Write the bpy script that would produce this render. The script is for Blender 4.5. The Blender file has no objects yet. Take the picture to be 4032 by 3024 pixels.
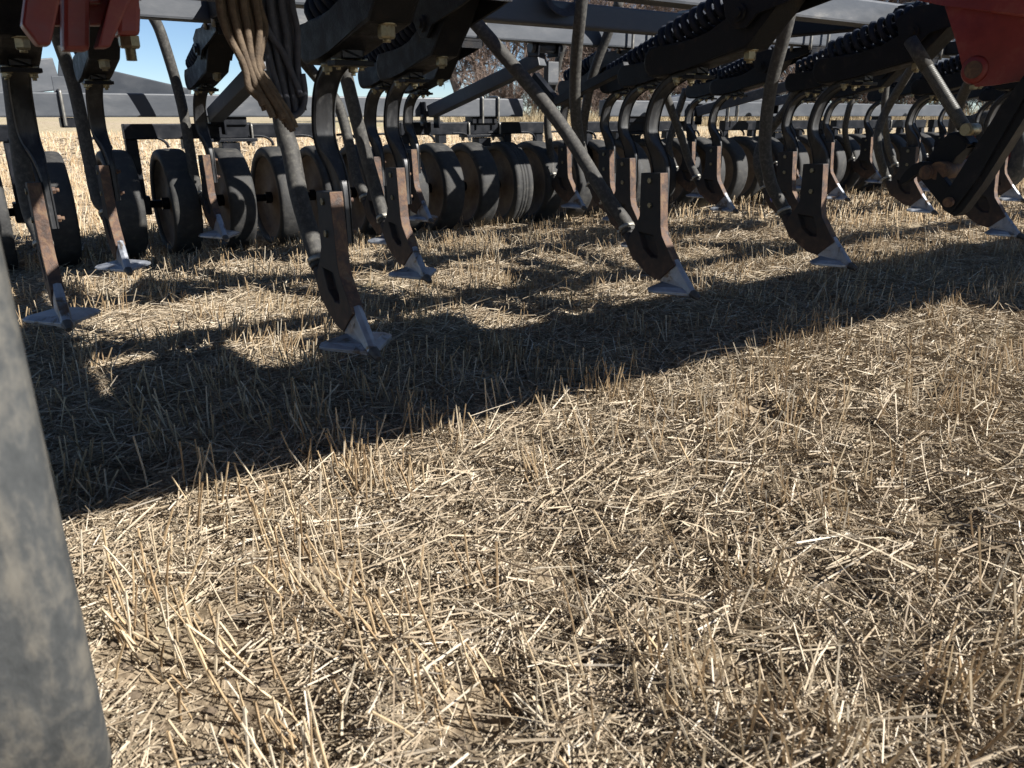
import bpy, bmesh, math, random
import numpy as np
from mathutils import Vector, Matrix

random.seed(7)
rng = np.random.default_rng(11)
scene = bpy.context.scene
COL = scene.collection

# ------------------------------------------------------------------ camera, sky, sun, exposure
# World axes: X runs along the drill's frame bars, Y points to the rear of the drill, camera over the origin.
CAM_H = 0.75
F_PX, CX, CY, HOR_Y = 3030.0, 2016.0, 1512.0, 455.0
PITCH = math.atan((CY - HOR_Y) / F_PX)
HEAD = math.radians(34.70)                      # heading, from +Y towards +X
cd = bpy.data.cameras.new("camera")
cam = bpy.data.objects.new("camera", cd); COL.objects.link(cam)
cam.location = (0, 0, CAM_H)
cam.rotation_euler = (math.pi / 2 - PITCH, 0, -HEAD)
cd.sensor_width = 36.0
cd.lens = F_PX / 4032.0 * 36.0
cd.clip_start, cd.clip_end = 0.02, 3000
cd.dof.use_dof = True
cd.dof.focus_distance = 2.6
cd.dof.aperture_fstop = 9.0
scene.camera = cam

SUN = Vector((0.65, -1.0, 0.85)).normalized()   # towards the sun
elev = math.asin(SUN.z); azim = math.atan2(SUN.x, SUN.y)
w = bpy.data.worlds.new("World"); scene.world = w; w.use_nodes = True
nt = w.node_tree; nt.nodes.clear()
sky = nt.nodes.new("ShaderNodeTexSky"); sky.sky_type = 'NISHITA'; sky.sun_disc = False
sky.sun_elevation = elev; sky.sun_rotation = azim
sky.altitude = 2200; sky.air_density = 0.85; sky.dust_density = 0.0; sky.ozone_density = 3.0
bg = nt.nodes.new("ShaderNodeBackground"); bg.inputs[1].default_value = 0.055
wo = nt.nodes.new("ShaderNodeOutputWorld")
nt.links.new(sky.outputs[0], bg.inputs[0]); nt.links.new(bg.outputs[0], wo.inputs[0])
sl = bpy.data.lights.new("sun", 'SUN'); sl.energy = 5.0; sl.angle = math.radians(0.53); sl.color = (1.0, 0.96, 0.91)
so = bpy.data.objects.new("sun", sl); COL.objects.link(so)
so.rotation_euler = (-SUN).to_track_quat('-Z', 'Y').to_euler()
so.location = SUN * 30
scene.cycles.max_bounces = 6; scene.cycles.diffuse_bounces = 3; scene.cycles.glossy_bounces = 3
vs = scene.view_settings
vs.view_transform = 'Standard'; vs.look = 'None'; vs.gamma = 1.0; vs.exposure = 1.08; vs.use_curve_mapping = False

# ------------------------------------------------------------------ pixel helpers (a pixel gives a direction; the depth is given)
_R = Vector((math.cos(HEAD), -math.sin(HEAD), 0)); _F = Vector((math.sin(HEAD), math.cos(HEAD), 0))
def ray(x, y):
    a = (x - CX) / F_PX; b = -(y - CY) / F_PX
    return _R * a + _F * (math.cos(PITCH) + b * math.sin(PITCH)) + Vector((0, 0, -math.sin(PITCH) + b * math.cos(PITCH)))
O = Vector((0, 0, CAM_H))
def onY(x, y, Y): r = ray(x, y); return O + r * (Y / r.y)
def onX(x, y, X): r = ray(x, y); return O + r * (X / r.x)

# ------------------------------------------------------------------ materials
def mat(name):
    m = bpy.data.materials.new(name); m.use_nodes = True
    n = m.node_tree.nodes; b = n["Principled BSDF"]
    return m, m.node_tree, n, b
def ramp(n, stops):
    r = n.new("ShaderNodeValToRGB"); cr = r.color_ramp
    while len(cr.elements) < len(stops): cr.elements.new(0.5)
    for e, (p, c) in zip(cr.elements, stops): e.position = p; e.color = (*c, 1)
    return r
def noise_mat(name, stops, scale=8, detail=6, rough=(0.4, 0.7), metal=0.0, bump=0.0, bscale=60, stretch=None, distort=0.0, spec=0.5):
    m, t, n, b = mat(name)
    tc = n.new("ShaderNodeTexCoord"); oi = n.new("ShaderNodeObjectInfo")
    ml = n.new("ShaderNodeMath"); ml.operation = 'MULTIPLY'; ml.inputs[1].default_value = 37.0; t.links.new(oi.outputs["Random"], ml.inputs[0])
    av = n.new("ShaderNodeVectorMath"); av.operation = 'ADD'; t.links.new(tc.outputs["Object"], av.inputs[0]); t.links.new(ml.outputs[0], av.inputs[1]); src = av.outputs[0]
    if stretch:
        mp = n.new("ShaderNodeMapping"); mp.inputs["Scale"].default_value = stretch
        t.links.new(src, mp.inputs[0]); src = mp.outputs[0]
    nz = n.new("ShaderNodeTexNoise"); nz.inputs["Scale"].default_value = scale; nz.inputs["Detail"].default_value = detail
    nz.inputs["Roughness"].default_value = 0.65; nz.inputs["Distortion"].default_value = distort
    t.links.new(src, nz.inputs["Vector"])
    r = ramp(n, stops); t.links.new(nz.outputs["Fac"], r.inputs[0]); t.links.new(r.outputs[0], b.inputs["Base Color"])
    mr = n.new("ShaderNodeMapRange"); mr.inputs[3].default_value, mr.inputs[4].default_value = rough
    mr.inputs[1].default_value, mr.inputs[2].default_value = 0.35, 0.65
    t.links.new(nz.outputs["Fac"], mr.inputs[0]); t.links.new(mr.outputs[0], b.inputs["Roughness"])
    b.inputs["Metallic"].default_value = metal
    b.inputs["Specular IOR Level"].default_value = spec
    if bump:
        n2 = n.new("ShaderNodeTexNoise"); n2.inputs["Scale"].default_value = bscale; n2.inputs["Detail"].default_value = 5
        t.links.new(src, n2.inputs["Vector"])
        bp = n.new("ShaderNodeBump"); bp.inputs["Strength"].default_value = bump; bp.inputs["Distance"].default_value = 0.004
        t.links.new(n2.outputs["Fac"], bp.inputs["Height"]); t.links.new(bp.outputs[0], b.inputs["Normal"])
    return m

M = {}
M['paint'] = noise_mat("black_paint", [(0.30, (0.004, 0.005, 0.007)), (0.52, (0.007, 0.0085, 0.012)), (0.64, (0.014, 0.015, 0.018)), (0.78, (0.05, 0.045, 0.039))], scale=14, rough=(0.38, 0.62), bump=0.12, bscale=160, spec=0.2)
M['bar'] = noise_mat("dusty_grey_paint", [(0.3, (0.042, 0.048, 0.058)), (0.5, (0.056, 0.063, 0.073)), (0.62, (0.075, 0.081, 0.09)), (0.74, (0.16, 0.16, 0.155))], scale=9, detail=9, rough=(0.42, 0.6), bump=0.08, bscale=200, stretch=(0.35, 1, 1))
M['casting'] = noise_mat("black_casting", [(0.3, (0.004, 0.0045, 0.006)), (0.55, (0.008, 0.009, 0.011)), (0.66, (0.018, 0.016, 0.015)), (0.78, (0.045, 0.037, 0.029))], scale=22, rough=(0.42, 0.66), bump=0.3, bscale=220, spec=0.2)
M['spring'] = noise_mat("blue_black_spring", [(0.35, (0.008, 0.011, 0.018)), (0.6, (0.018, 0.022, 0.032)), (0.78, (0.06, 0.057, 0.052))], scale=30, rough=(0.5, 0.7), spec=0.15)
M['shank'] = noise_mat("worn_steel_paint", [(0.3, (0.016, 0.016, 0.017)), (0.52, (0.030, 0.031, 0.033)), (0.68, (0.075, 0.075, 0.073))], scale=16, detail=8, rough=(0.36, 0.55), metal=0.2, bump=0.08, bscale=140, stretch=(2, 2, 0.5))
M['rust'] = noise_mat("rusty_wear_face", [(0.28, (0.025, 0.017, 0.014)), (0.42, (0.055, 0.033, 0.023)), (0.52, (0.10, 0.055, 0.034)), (0.60, (0.15, 0.092, 0.052)), (0.68, (0.12, 0.095, 0.072)), (0.80, (0.05, 0.036, 0.03))], scale=26, detail=10, rough=(0.55, 0.85), bump=0.35, bscale=150, stretch=(1.3, 1.3, 1.0), distort=0.4)
M['zinc'] = noise_mat("zinc_yellow_bolt", [(0.3, (0.17, 0.15, 0.095)), (0.55, (0.30, 0.27, 0.18)), (0.72, (0.16, 0.10, 0.06))], scale=60, rough=(0.3, 0.5), metal=0.8)
M['zincgrey'] = noise_mat("galvanised_rod", [(0.3, (0.17, 0.165, 0.15)), (0.7, (0.32, 0.31, 0.28))], scale=40, rough=(0.4, 0.55), metal=0.7)
M['point'] = noise_mat("cast_point_steel", [(0.30, (0.14, 0.075, 0.04)), (0.38, (0.17, 0.15, 0.13)), (0.44, (0.29, 0.31, 0.34)), (0.6, (0.40, 0.42, 0.455)), (0.75, (0.50, 0.52, 0.55))], scale=16, detail=9, rough=(0.32, 0.55), metal=0.6, bump=0.25, bscale=120, distort=0.6)
M['carbide'] = noise_mat("carbide_nose", [(0.3, (0.05, 0.047, 0.043)), (0.7, (0.12, 0.11, 0.10))], scale=60, rough=(0.5, 0.7), metal=0.3)
M['rubber'] = noise_mat("packer_tyre_rubber", [(0.28, (0.026, 0.026, 0.026)), (0.5, (0.040, 0.040, 0.039)), (0.64, (0.062, 0.060, 0.055)), (0.76, (0.15, 0.135, 0.11))], scale=22, detail=10, rough=(0.6, 0.85), bump=0.3, bscale=90, spec=0.3)
M['rim'] = noise_mat("dusty_rim", [(0.26, (0.045, 0.032, 0.022)), (0.42, (0.12, 0.09, 0.062)), (0.6, (0.19, 0.15, 0.105)), (0.8, (0.26, 0.215, 0.155))], scale=9, detail=10, rough=(0.7, 0.9), bump=0.2, bscale=60)
M['hose'] = noise_mat("seed_hose_rubber", [(0.3, (0.034, 0.033, 0.030)), (0.5, (0.055, 0.053, 0.049)), (0.72, (0.12, 0.115, 0.10))], scale=70, detail=8, rough=(0.62, 0.8), bump=0.15, bscale=300, spec=0.3)
M['rod'] = noise_mat("dull_steel_rod", [(0.3, (0.05, 0.05, 0.046)), (0.7, (0.11, 0.11, 0.10))], scale=50, rough=(0.45, 0.6), metal=0.3)
M['clamp'] = noise_mat("hose_clamp_band", [(0.3, (0.26, 0.25, 0.21)), (0.7, (0.48, 0.46, 0.4))], scale=40, rough=(0.4, 0.6), metal=0.5)
M['red'] = noise_mat("red_paint", [(0.3, (0.14, 0.014, 0.012)), (0.52, (0.19, 0.021, 0.017)), (0.64, (0.22, 0.05, 0.037)), (0.78, (0.24, 0.11, 0.085))], scale=12, rough=(0.32, 0.55), bump=0.05, bscale=90)
M['rope'] = noise_mat("brown_cord", [(0.3, (0.05, 0.035, 0.022)), (0.5, (0.09, 0.064, 0.041)), (0.7, (0.14, 0.105, 0.07))], scale=60, rough=(0.8, 0.95), bump=0.4, bscale=300)
M['cable'] = noise_mat("blue_grey_cord", [(0.3, (0.028, 0.031, 0.042)), (0.6, (0.055, 0.058, 0.072)), (0.75, (0.10, 0.10, 0.11))], scale=60, rough=(0.75, 0.9), bump=0.3, bscale=300)

def mat_body():   # opener body: black paint worn to rust towards the ground-working end
    m, t, n, b = mat("opener_body_paint")
    tc = n.new("ShaderNodeTexCoord"); sp = n.new("ShaderNodeSeparateXYZ"); t.links.new(tc.outputs["Object"], sp.inputs[0])
    nz = n.new("ShaderNodeTexNoise"); nz.inputs["Scale"].default_value = 34; nz.inputs["Detail"].default_value = 8
    oi = n.new("ShaderNodeObjectInfo")
    ad = n.new("ShaderNodeVectorMath"); ad.operation = 'ADD'
    t.links.new(tc.outputs["Object"], ad.inputs[0]); t.links.new(oi.outputs["Location"], ad.inputs[1]); t.links.new(ad.outputs[0], nz.inputs["Vector"])
    mr = n.new("ShaderNodeMapRange"); mr.inputs[1].default_value, mr.inputs[2].default_value = 0.40, 0.22
    t.links.new(sp.outputs["Z"], mr.inputs[0])
    ma = n.new("ShaderNodeMath"); ma.operation = 'MULTIPLY_ADD'; ma.inputs[1].default_value = 0.75
    sb = n.new("ShaderNodeMath"); sb.operation = 'SUBTRACT'; sb.inputs[1].default_value = 0.42
    t.links.new(nz.outputs["Fac"], sb.inputs[0]); t.links.new(mr.outputs[0], ma.inputs[0]); t.links.new(sb.outputs[0], ma.inputs[2])
    r = ramp(n, [(0.0, (0.011, 0.012, 0.013)), (0.35, (0.020, 0.018, 0.017)), (0.62, (0.042, 0.027, 0.019)), (0.85, (0.075, 0.045, 0.03)), (1.0, (0.14, 0.08, 0.047))])
    t.links.new(ma.outputs[0], r.inputs[0]); t.links.new(r.outputs[0], b.inputs["Base Color"])
    b.inputs["Roughness"].default_value = 0.66
    bp = n.new("ShaderNodeBump"); bp.inputs["Strength"].default_value = 0.35; bp.inputs["Distance"].default_value = 0.003
    t.links.new(nz.outputs["Fac"], bp.inputs["Height"]); t.links.new(bp.outputs[0], b.inputs["Normal"])
    return m
M['body'] = mat_body()

def mat_bigtyre():   # grey rubber under patchy dried mud, scuffed round the tread
    m, t, n, b = mat("big_tyre_rubber")
    tc = n.new("ShaderNodeTexCoord")
    def nz(scale, sc, detail=9, rough=0.68):
        mp = n.new("ShaderNodeMapping"); mp.inputs["Scale"].default_value = sc; t.links.new(tc.outputs["Object"], mp.inputs[0])
        x = n.new("ShaderNodeTexNoise"); x.inputs["Scale"].default_value = scale; x.inputs["Detail"].default_value = detail; x.inputs["Roughness"].default_value = rough
        t.links.new(mp.outputs[0], x.inputs["Vector"]); return x
    a = nz(34, (1.5, 0.7, 0.7)); c = nz(9, (3.0, 0.35, 0.35), 4)
    base = ramp(n, [(0.3, (0.036, 0.039, 0.040)), (0.5, (0.056, 0.059, 0.059)), (0.7, (0.083, 0.084, 0.080))]); t.links.new(a.outputs["Fac"], base.inputs[0])
    ad = n.new("ShaderNodeMath"); ad.operation = 'ADD'; t.links.new(a.outputs["Fac"], ad.inputs[0]); t.links.new(c.outputs["Fac"], ad.inputs[1])
    mk = ramp(n, [(0.49, (0, 0, 0)), (0.60, (0.42, 0.42, 0.42)), (0.75, (0.6, 0.6, 0.6))])
    hf = n.new("ShaderNodeMath"); hf.operation = 'MULTIPLY'; hf.inputs[1].default_value = 0.5; t.links.new(ad.outputs[0], hf.inputs[0]); t.links.new(hf.outputs[0], mk.inputs[0])
    mx = n.new("ShaderNodeMixRGB"); mx.inputs[2].default_value = (0.185, 0.165, 0.13, 1)
    t.links.new(mk.outputs[0], mx.inputs[0]); t.links.new(base.outputs[0], mx.inputs[1]); t.links.new(mx.outputs[0], b.inputs["Base Color"])
    b.inputs["Roughness"].default_value = 0.85; b.inputs["Specular IOR Level"].default_value = 0.25
    bp = n.new("ShaderNodeBump"); bp.inputs["Strength"].default_value = 0.6; bp.inputs["Distance"].default_value = 0.004
    t.links.new(ad.outputs[0], bp.inputs["Height"]); t.links.new(bp.outputs[0], b.inputs["Normal"])
    return m
M['bigtyre'] = mat_bigtyre()

def mat_island(name, stops, rough=0.6, trans=0.0):   # colour differs from straw to straw
    m, t, n, b = mat(name)
    g = n.new("ShaderNodeNewGeometry")
    r = ramp(n, stops); t.links.new(g.outputs["Random Per Island"], r.inputs[0])
    tc = n.new("ShaderNodeTexCoord"); nz = n.new("ShaderNodeTexNoise"); nz.inputs["Scale"].default_value = 55; nz.inputs["Detail"].default_value = 3
    t.links.new(tc.outputs["Object"], nz.inputs["Vector"])
    mr = n.new("ShaderNodeMapRange"); mr.inputs[1].default_value, mr.inputs[2].default_value = 0.3, 0.7
    mr.inputs[3].default_value, mr.inputs[4].default_value = 0.72, 1.12
    t.links.new(nz.outputs["Fac"], mr.inputs[0])
    mx = n.new("ShaderNodeVectorMath"); mx.operation = 'SCALE'
    t.links.new(r.outputs[0], mx.inputs[0]); t.links.new(mr.outputs[0], mx.inputs["Scale"])
    t.links.new(mx.outputs[0], b.inputs["Base Color"])
    b.inputs["Roughness"].default_value = rough; b.inputs["Specular IOR Level"].default_value = 0.15
    return m
M['straw'] = mat_island("lying_straw", [(0.0, (0.20, 0.155, 0.105)), (0.22, (0.31, 0.242, 0.165)), (0.48, (0.42, 0.338, 0.235)), (0.72, (0.50, 0.415, 0.30)), (0.9, (0.56, 0.48, 0.365)), (1.0, (0.62, 0.56, 0.46))])
M['stubble'] = mat_island("standing_stubble", [(0.0, (0.26, 0.178, 0.10)), (0.25, (0.40, 0.285, 0.165)), (0.55, (0.50, 0.375, 0.225)), (0.8, (0.56, 0.455, 0.305)), (1.0, (0.62, 0.545, 0.42))])
M['chaff'] = mat_island("chaff", [(0.0, (0.19, 0.15, 0.10)), (0.3, (0.30, 0.242, 0.165)), (0.6, (0.41, 0.335, 0.235)), (0.85, (0.50, 0.42, 0.30)), (1.0, (0.58, 0.505, 0.385))], rough=0.8)
M['clod'] = noise_mat("soil_clod", [(0.3, (0.075, 0.056, 0.038)), (0.7, (0.15, 0.115, 0.078))], scale=40, rough=(0.9, 0.95), bump=0.5, bscale=200)
M['drygrass'] = mat_island("dry_grass", [(0.0, (0.30, 0.23, 0.14)), (0.5, (0.44, 0.35, 0.21)), (1.0, (0.55, 0.47, 0.31))])
M['bark'] = noise_mat("bare_bark", [(0.3, (0.10, 0.075, 0.06)), (0.6, (0.19, 0.15, 0.125)), (0.8, (0.28, 0.24, 0.2))], scale=4, rough=(0.85, 0.95))
M['twig'] = mat_island("bare_twigs", [(0.0, (0.12, 0.085, 0.068)), (0.5, (0.19, 0.14, 0.115)), (1.0, (0.28, 0.22, 0.18))], rough=0.85)

def mat_ground():
    m, t, n, b = mat("stubble_soil")
    tc = n.new("ShaderNodeTexCoord")
    def nz(scale, detail=8, vec=None):
        x = n.new("ShaderNodeTexNoise"); x.inputs["Scale"].default_value = scale; x.inputs["Detail"].default_value = detail
        t.links.new(vec or tc.outputs["Object"], x.inputs["Vector"]); return x
    fine = nz(55, 10)
    soil = ramp(n, [(0.3, (0.12, 0.09, 0.06)), (0.48, (0.22, 0.172, 0.116)), (0.6, (0.31, 0.248, 0.17)), (0.8, (0.40, 0.33, 0.23))])
    t.links.new(fine.outputs["Fac"], soil.inputs[0])
    moss = nz(2.3, 4); mfac = ramp(n, [(0.52, (0, 0, 0)), (0.72, (0.42, 0.42, 0.42))]); t.links.new(moss.outputs["Fac"], mfac.inputs[0])
    mixm = n.new("ShaderNodeMixRGB"); mixm.inputs[2].default_value = (0.12, 0.12, 0.045, 1)
    t.links.new(mfac.outputs[0], mixm.inputs[0]); t.links.new(soil.outputs[0], mixm.inputs[1])
    # far field: straw cover seen from afar, where single straws can no longer be told apart
    mp = n.new("ShaderNodeMapping"); mp.inputs["Scale"].default_value = (1, 1, 1)
    t.links.new(tc.outputs["Object"], mp.inputs[0])
    ff = nz(6, 12, mp.outputs[0])
    far = ramp(n, [(0.32, (0.25, 0.195, 0.125)), (0.46, (0.38, 0.305, 0.205)), (0.6, (0.48, 0.40, 0.28)), (0.75, (0.55, 0.475, 0.35))])
    t.links.new(ff.outputs["Fac"], far.inputs[0])
    sep = n.new("ShaderNodeVectorMath"); sep.operation = 'LENGTH'; t.links.new(tc.outputs["Object"], sep.inputs[0])
    mr = n.new("ShaderNodeMapRange"); mr.inputs[1].default_value, mr.inputs[2].default_value = 4.0, 10.0
    t.links.new(sep.outputs["Value"], mr.inputs[0])
    mix = n.new("ShaderNodeMixRGB"); t.links.new(mr.outputs[0], mix.inputs[0]); t.links.new(mixm.outputs[0], mix.inputs[1]); t.links.new(far.outputs[0], mix.inputs[2])
    # headland strips of paler and greener stubble across the field
    big = nz(0.09, 3); bf = ramp(n, [(0.45, (0, 0, 0)), (0.65, (0.5, 0.5, 0.5))]); t.links.new(big.outputs["Fac"], bf.inputs[0])
    mr2 = n.new("ShaderNodeMapRange"); mr2.inputs[1].default_value, mr2.inputs[2].default_value = 22.0, 40.0
    t.links.new(sep.outputs["Value"], mr2.inputs[0])
    mu = n.new("ShaderNodeMath"); mu.operation = 'MULTIPLY'; t.links.new(bf.outputs[0], mu.inputs[0]); t.links.new(mr2.outputs[0], mu.inputs[1])
    mix2 = n.new("ShaderNodeMixRGB"); mix2.inputs[2].default_value = (0.34, 0.32, 0.15, 1)
    t.links.new(mu.outputs[0], mix2.inputs[0]); t.links.new(mix.outputs[0], mix2.inputs[1])
    t.links.new(mix2.outputs[0], b.inputs["Base Color"])
    b.inputs["Roughness"].default_value = 0.95; b.inputs["Specular IOR Level"].default_value = 0.15
    bp = n.new("ShaderNodeBump"); bp.inputs["Strength"].default_value = 0.8; bp.inputs["Distance"].default_value = 0.012
    t.links.new(fine.outputs["Fac"], bp.inputs["Height"]); t.links.new(bp.outputs[0], b.inputs["Normal"])
    return m
M['ground'] = mat_ground()

# ------------------------------------------------------------------ mesh helpers
def link(name, me, parent=None, loc=None):
    o = bpy.data.objects.new(name, me); COL.objects.link(o)
    if loc is not None: o.location = loc
    if parent is not None: o.parent = parent
    return o
def tag(o, label=None, cat=None, group=None, kind=None):
    if label: o["label"] = label
    if cat: o["category"] = cat
    if group: o["group"] = group
    if kind: o["kind"] = kind
    return o
class B:
    """collects simple shapes into one bmesh"""
    def __init__(s): s.bm = bmesh.new(); s.mi = 0
    def add(s, vs, fs, smooth=False):
        v = [s.bm.verts.new(p) for p in vs]
        out = []
        for f in fs:
            try: fc = s.bm.faces.new([v[i] for i in f])
            except ValueError: continue
            fc.material_index = s.mi; fc.smooth = smooth; out.append(fc)
        return v, out
    def box(s, a, b, bev=0.0):
        (x0, y0, z0), (x1, y1, z1) = a, b
        vs = [(x0,y0,z0),(x1,y0,z0),(x1,y1,z0),(x0,y1,z0),(x0,y0,z1),(x1,y0,z1),(x1,y1,z1),(x0,y1,z1)]
        fs = [(0,3,2,1),(4,5,6,7),(0,1,5,4),(1,2,6,5),(2,3,7,6),(3,0,4,7)]
        v, f = s.add(vs, fs)
        if bev: s.bevel(f, bev)
    def bevel(s, faces, wd, seg=2):
        ed = list({e for f in faces for e in f.edges})
        r = bmesh.ops.bevel(s.bm, geom=ed, offset=wd, segments=seg, affect='EDGES', profile=0.6)
        for f in r['faces']: f.material_index = s.mi
    def beam(s, p, q, wd, ht, bev=0.004, up=(0, 0, 1)):
        p, q = Vector(p), Vector(q); d = (q - p); L = d.length; d.normalize()
        sd = d.cross(Vector(up)).normalized(); u = sd.cross(d)
        vs = []
        for e in (p, q):
            for a, b_ in ((-1,-1),(1,-1),(1,1),(-1,1)): vs.append(e + sd*(a*wd/2) + u*(b_*ht/2))
        v, f = s.add(vs, [(0,1,2,3),(7,6,5,4),(0,4,5,1),(1,5,6,2),(2,6,7,3),(3,7,4,0)])
        if bev: s.bevel(f, bev)
    def tube(s, pts, r, seg=10, cap=True, smooth=True):
        pts = [Vector(p) for p in pts]; n = len(pts)
        rs = r if hasattr(r, '__len__') else [r] * n
        rings = []; prev = None
        for i in range(n):
            d = (pts[min(i+1, n-1)] - pts[max(i-1, 0)]).normalized()
            if prev is None:
                a = d.cross(Vector((0, 0, 1)) if abs(d.z) < 0.9 else Vector((1, 0, 0))).normalized()
            else:
                a = (prev - d * prev.dot(d)).normalized()
            prev = a; b_ = d.cross(a)
            rings.append([s.bm.verts.new(pts[i] + (a*math.cos(2*math.pi*k/seg) + b_*math.sin(2*math.pi*k/seg)) * rs[i]) for k in range(seg)])
        for i in range(n-1):
            for k in range(seg):
                f = s.bm.faces.new((rings[i][k], rings[i][(k+1) % seg], rings[i+1][(k+1) % seg], rings[i+1][k]))
                f.smooth = smooth; f.material_index = s.mi
        if cap:
            for rg, rev in ((rings[0], True), (rings[-1], False)):
                f = s.bm.faces.new(rg[::-1] if rev else rg); f.material_index = s.mi
    def prism(s, prof, x0, x1, bev=0.0):
        """profile in (y,z), extruded along x"""
        n = len(prof)
        vs = [(x0, y, z) for y, z in prof] + [(x1, y, z) for y, z in prof]
        fs = [tuple(range(n)), tuple(range(2*n-1, n-1, -1))] + [(i, n+i, n+(i+1) % n, (i+1) % n) for i in range(n)]
        v, f = s.add(vs, fs)
        if bev: s.bevel(f, bev)
    def lathe_x(s, prof, cx, cy, cz, seg=40, smooth=True, close=False):
        """profile (dx, r) turned about an axis parallel to X"""
        rings = []
        for dx, r in prof:
            rings.append([s.bm.verts.new((cx+dx, cy + r*math.cos(2*math.pi*k/seg), cz + r*math.sin(2*math.pi*k/seg))) for k in range(seg)])
        m = len(prof)
        for i in range(m if close else m-1):
            a, b_ = rings[i], rings[(i+1) % m]
            for k in range(seg):
                f = s.bm.faces.new((a[k], a[(k+1) % seg], b_[(k+1) % seg], b_[k])); f.smooth = smooth; f.material_index = s.mi
    def hexbolt(s, c, ax, r, h, seg=6):
        c, ax = Vector(c), Vector(ax).normalized()
        s.tube([c, c + ax*h*0.82, c + ax*h], [r, r, r*0.86], seg, True, False)
    def mesh(s, name, mats, fix=True):
        if fix: bmesh.ops.recalc_face_normals(s.bm, faces=s.bm.faces[:])
        me = bpy.data.meshes.new(name); s.bm.to_mesh(me); s.bm.free()
        for k in (mats if isinstance(mats, (list, tuple)) else [mats]): me.materials.append(M[k])
        return me
def curve(pts, n=8):
    """Catmull-Rom through the points"""
    P = [Vector(p) for p in pts]; P = [P[0]*2 - P[1]] + P + [P[-1]*2 - P[-2]]
    out = []
    for i in range(1, len(P)-2):
        for k in range(n):
            t = k / n
            out.append(0.5*((2*P[i]) + (P[i+1]-P[i-1])*t + (2*P[i-1]-5*P[i]+4*P[i+1]-P[i+2])*t*t + (3*P[i]-P[i-1]-3*P[i+1]+P[i+2])*t**3))
    out.append(P[-2]); return out

# ------------------------------------------------------------------ terrain
def vnoise(x, y, seed):
    xi = np.floor(x).astype(np.int64); yi = np.floor(y).astype(np.int64); fx = x - xi; fy = y - yi
    fx = fx*fx*(3-2*fx); fy = fy*fy*(3-2*fy)
    def h(a, b):
        q = (a*374761393 + b*668265263 + seed*1442695041) & 0x7fffffff
        q = ((q ^ (q >> 13)) * 1274126177) & 0x7fffffff
        return ((q ^ (q >> 16)) & 0xffff) / 65535.0
    return (h(xi, yi)*(1-fx) + h(xi+1, yi)*fx)*(1-fy) + (h(xi, yi+1)*(1-fx) + h(xi+1, yi+1)*fx)*fy
PITS = [(onY(3060, 1640, 1).xy * 0 + Vector((0, 0)), 0, 0)]
def gpix(x, y):
    r = ray(x, y); p = O + r * (-CAM_H / r.z); return p.x, p.y
PITS = [(gpix(3030, 1650), 0.075, 0.050), (gpix(2950, 1620), 0.05, 0.025), (gpix(1880, 2760), 0.07, 0.04), (gpix(2240, 2250), 0.06, 0.03),
        (gpix(3850, 1430), 0.06, 0.03), (gpix(3620, 1560), 0.06, 0.03), (gpix(450, 1900), 0.09, 0.03), (gpix(700, 2560), 0.1, 0.025),
        (gpix(2600, 2080), 0.05, 0.02), (gpix(1250, 2250), 0.07, 0.025), (gpix(3300, 2300), 0.06, 0.025), (gpix(3700, 2050), 0.06, 0.025), (gpix(2900, 2650), 0.07, 0.03), (gpix(1000, 2850), 0.09, 0.03), (gpix(3400, 1720), 0.05, 0.025), (gpix(2150, 1780), 0.05, 0.02)]
def height(x, y):
    x = np.asarray(x, float); y = np.asarray(y, float)
    h = (vnoise(x*1.7, y*1.7, 3) - 0.5)*0.030 + (vnoise(x*5.3, y*5.3, 5) - 0.5)*0.022 + (vnoise(x*14, y*14, 8) - 0.5)*0.013
    r = np.hypot(x, y)
    for (px, py), rad, dep in PITS:
        d = np.hypot(x-px, y-py)/rad
        h = h - dep*np.exp(-d*d) + 0.5*dep*np.exp(-((d-1.7)/0.5)**2)*vnoise(x*25, y*25, 17)
    flat = np.exp(-((y-4.72)/0.5)**2) * (r < 14)
    h = h*(1-0.85*flat) - 0.008*flat
    h = h*np.clip(1.6 - r/25, 0.15, 1)
    rise = np.clip((r-11)/40, 0, 1)
    return h + 0.42*rise*rise*(3-2*rise)
def grid(xs, ys):
    X, Y = np.meshgrid(xs, ys, indexing='ij'); Z = height(X, Y)
    V = np.stack([X, Y, Z], -1).reshape(-1, 3); a, b = len(xs), len(ys)
    i = np.arange((a-1)*(b-1)); r, c = i // (b-1), i % (b-1); k = r*b + c
    return V, np.stack([k, k+b, k+b+1, k+1], -1)
def np_mesh(name, V, Fq, mname, smooth=False):
    me = bpy.data.meshes.new(name); nv, nf, k = len(V), len(Fq), Fq.shape[1]
    me.vertices.add(nv); me.vertices.foreach_set("co", V.astype(np.float32).ravel())
    me.loops.add(nf*k); me.loops.foreach_set("vertex_index", Fq.astype(np.int32).ravel())
    me.polygons.add(nf); me.polygons.foreach_set("loop_start", np.arange(nf, dtype=np.int32)*k)
    me.polygons.foreach_set("use_smooth", np.full(nf, smooth, dtype=bool))
    me.update(calc_edges=True); me.materials.append(M[mname]); return me
near = np.arange(-3.0, 9.01, 0.05)
def spread(core, far):
    lo, hi = core[0], core[-1]; s = np.concatenate([np.geomspace(0.3, far, 34)])
    return np.concatenate([lo - s[::-1], core, hi + s])
V, Fq = grid(spread(near, 900), spread(np.arange(-0.6, 9.01, 0.05), 900))
g = link("field_ground", np_mesh("field_ground", V, Fq, 'ground', True)); tag(g, kind="structure")

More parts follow.
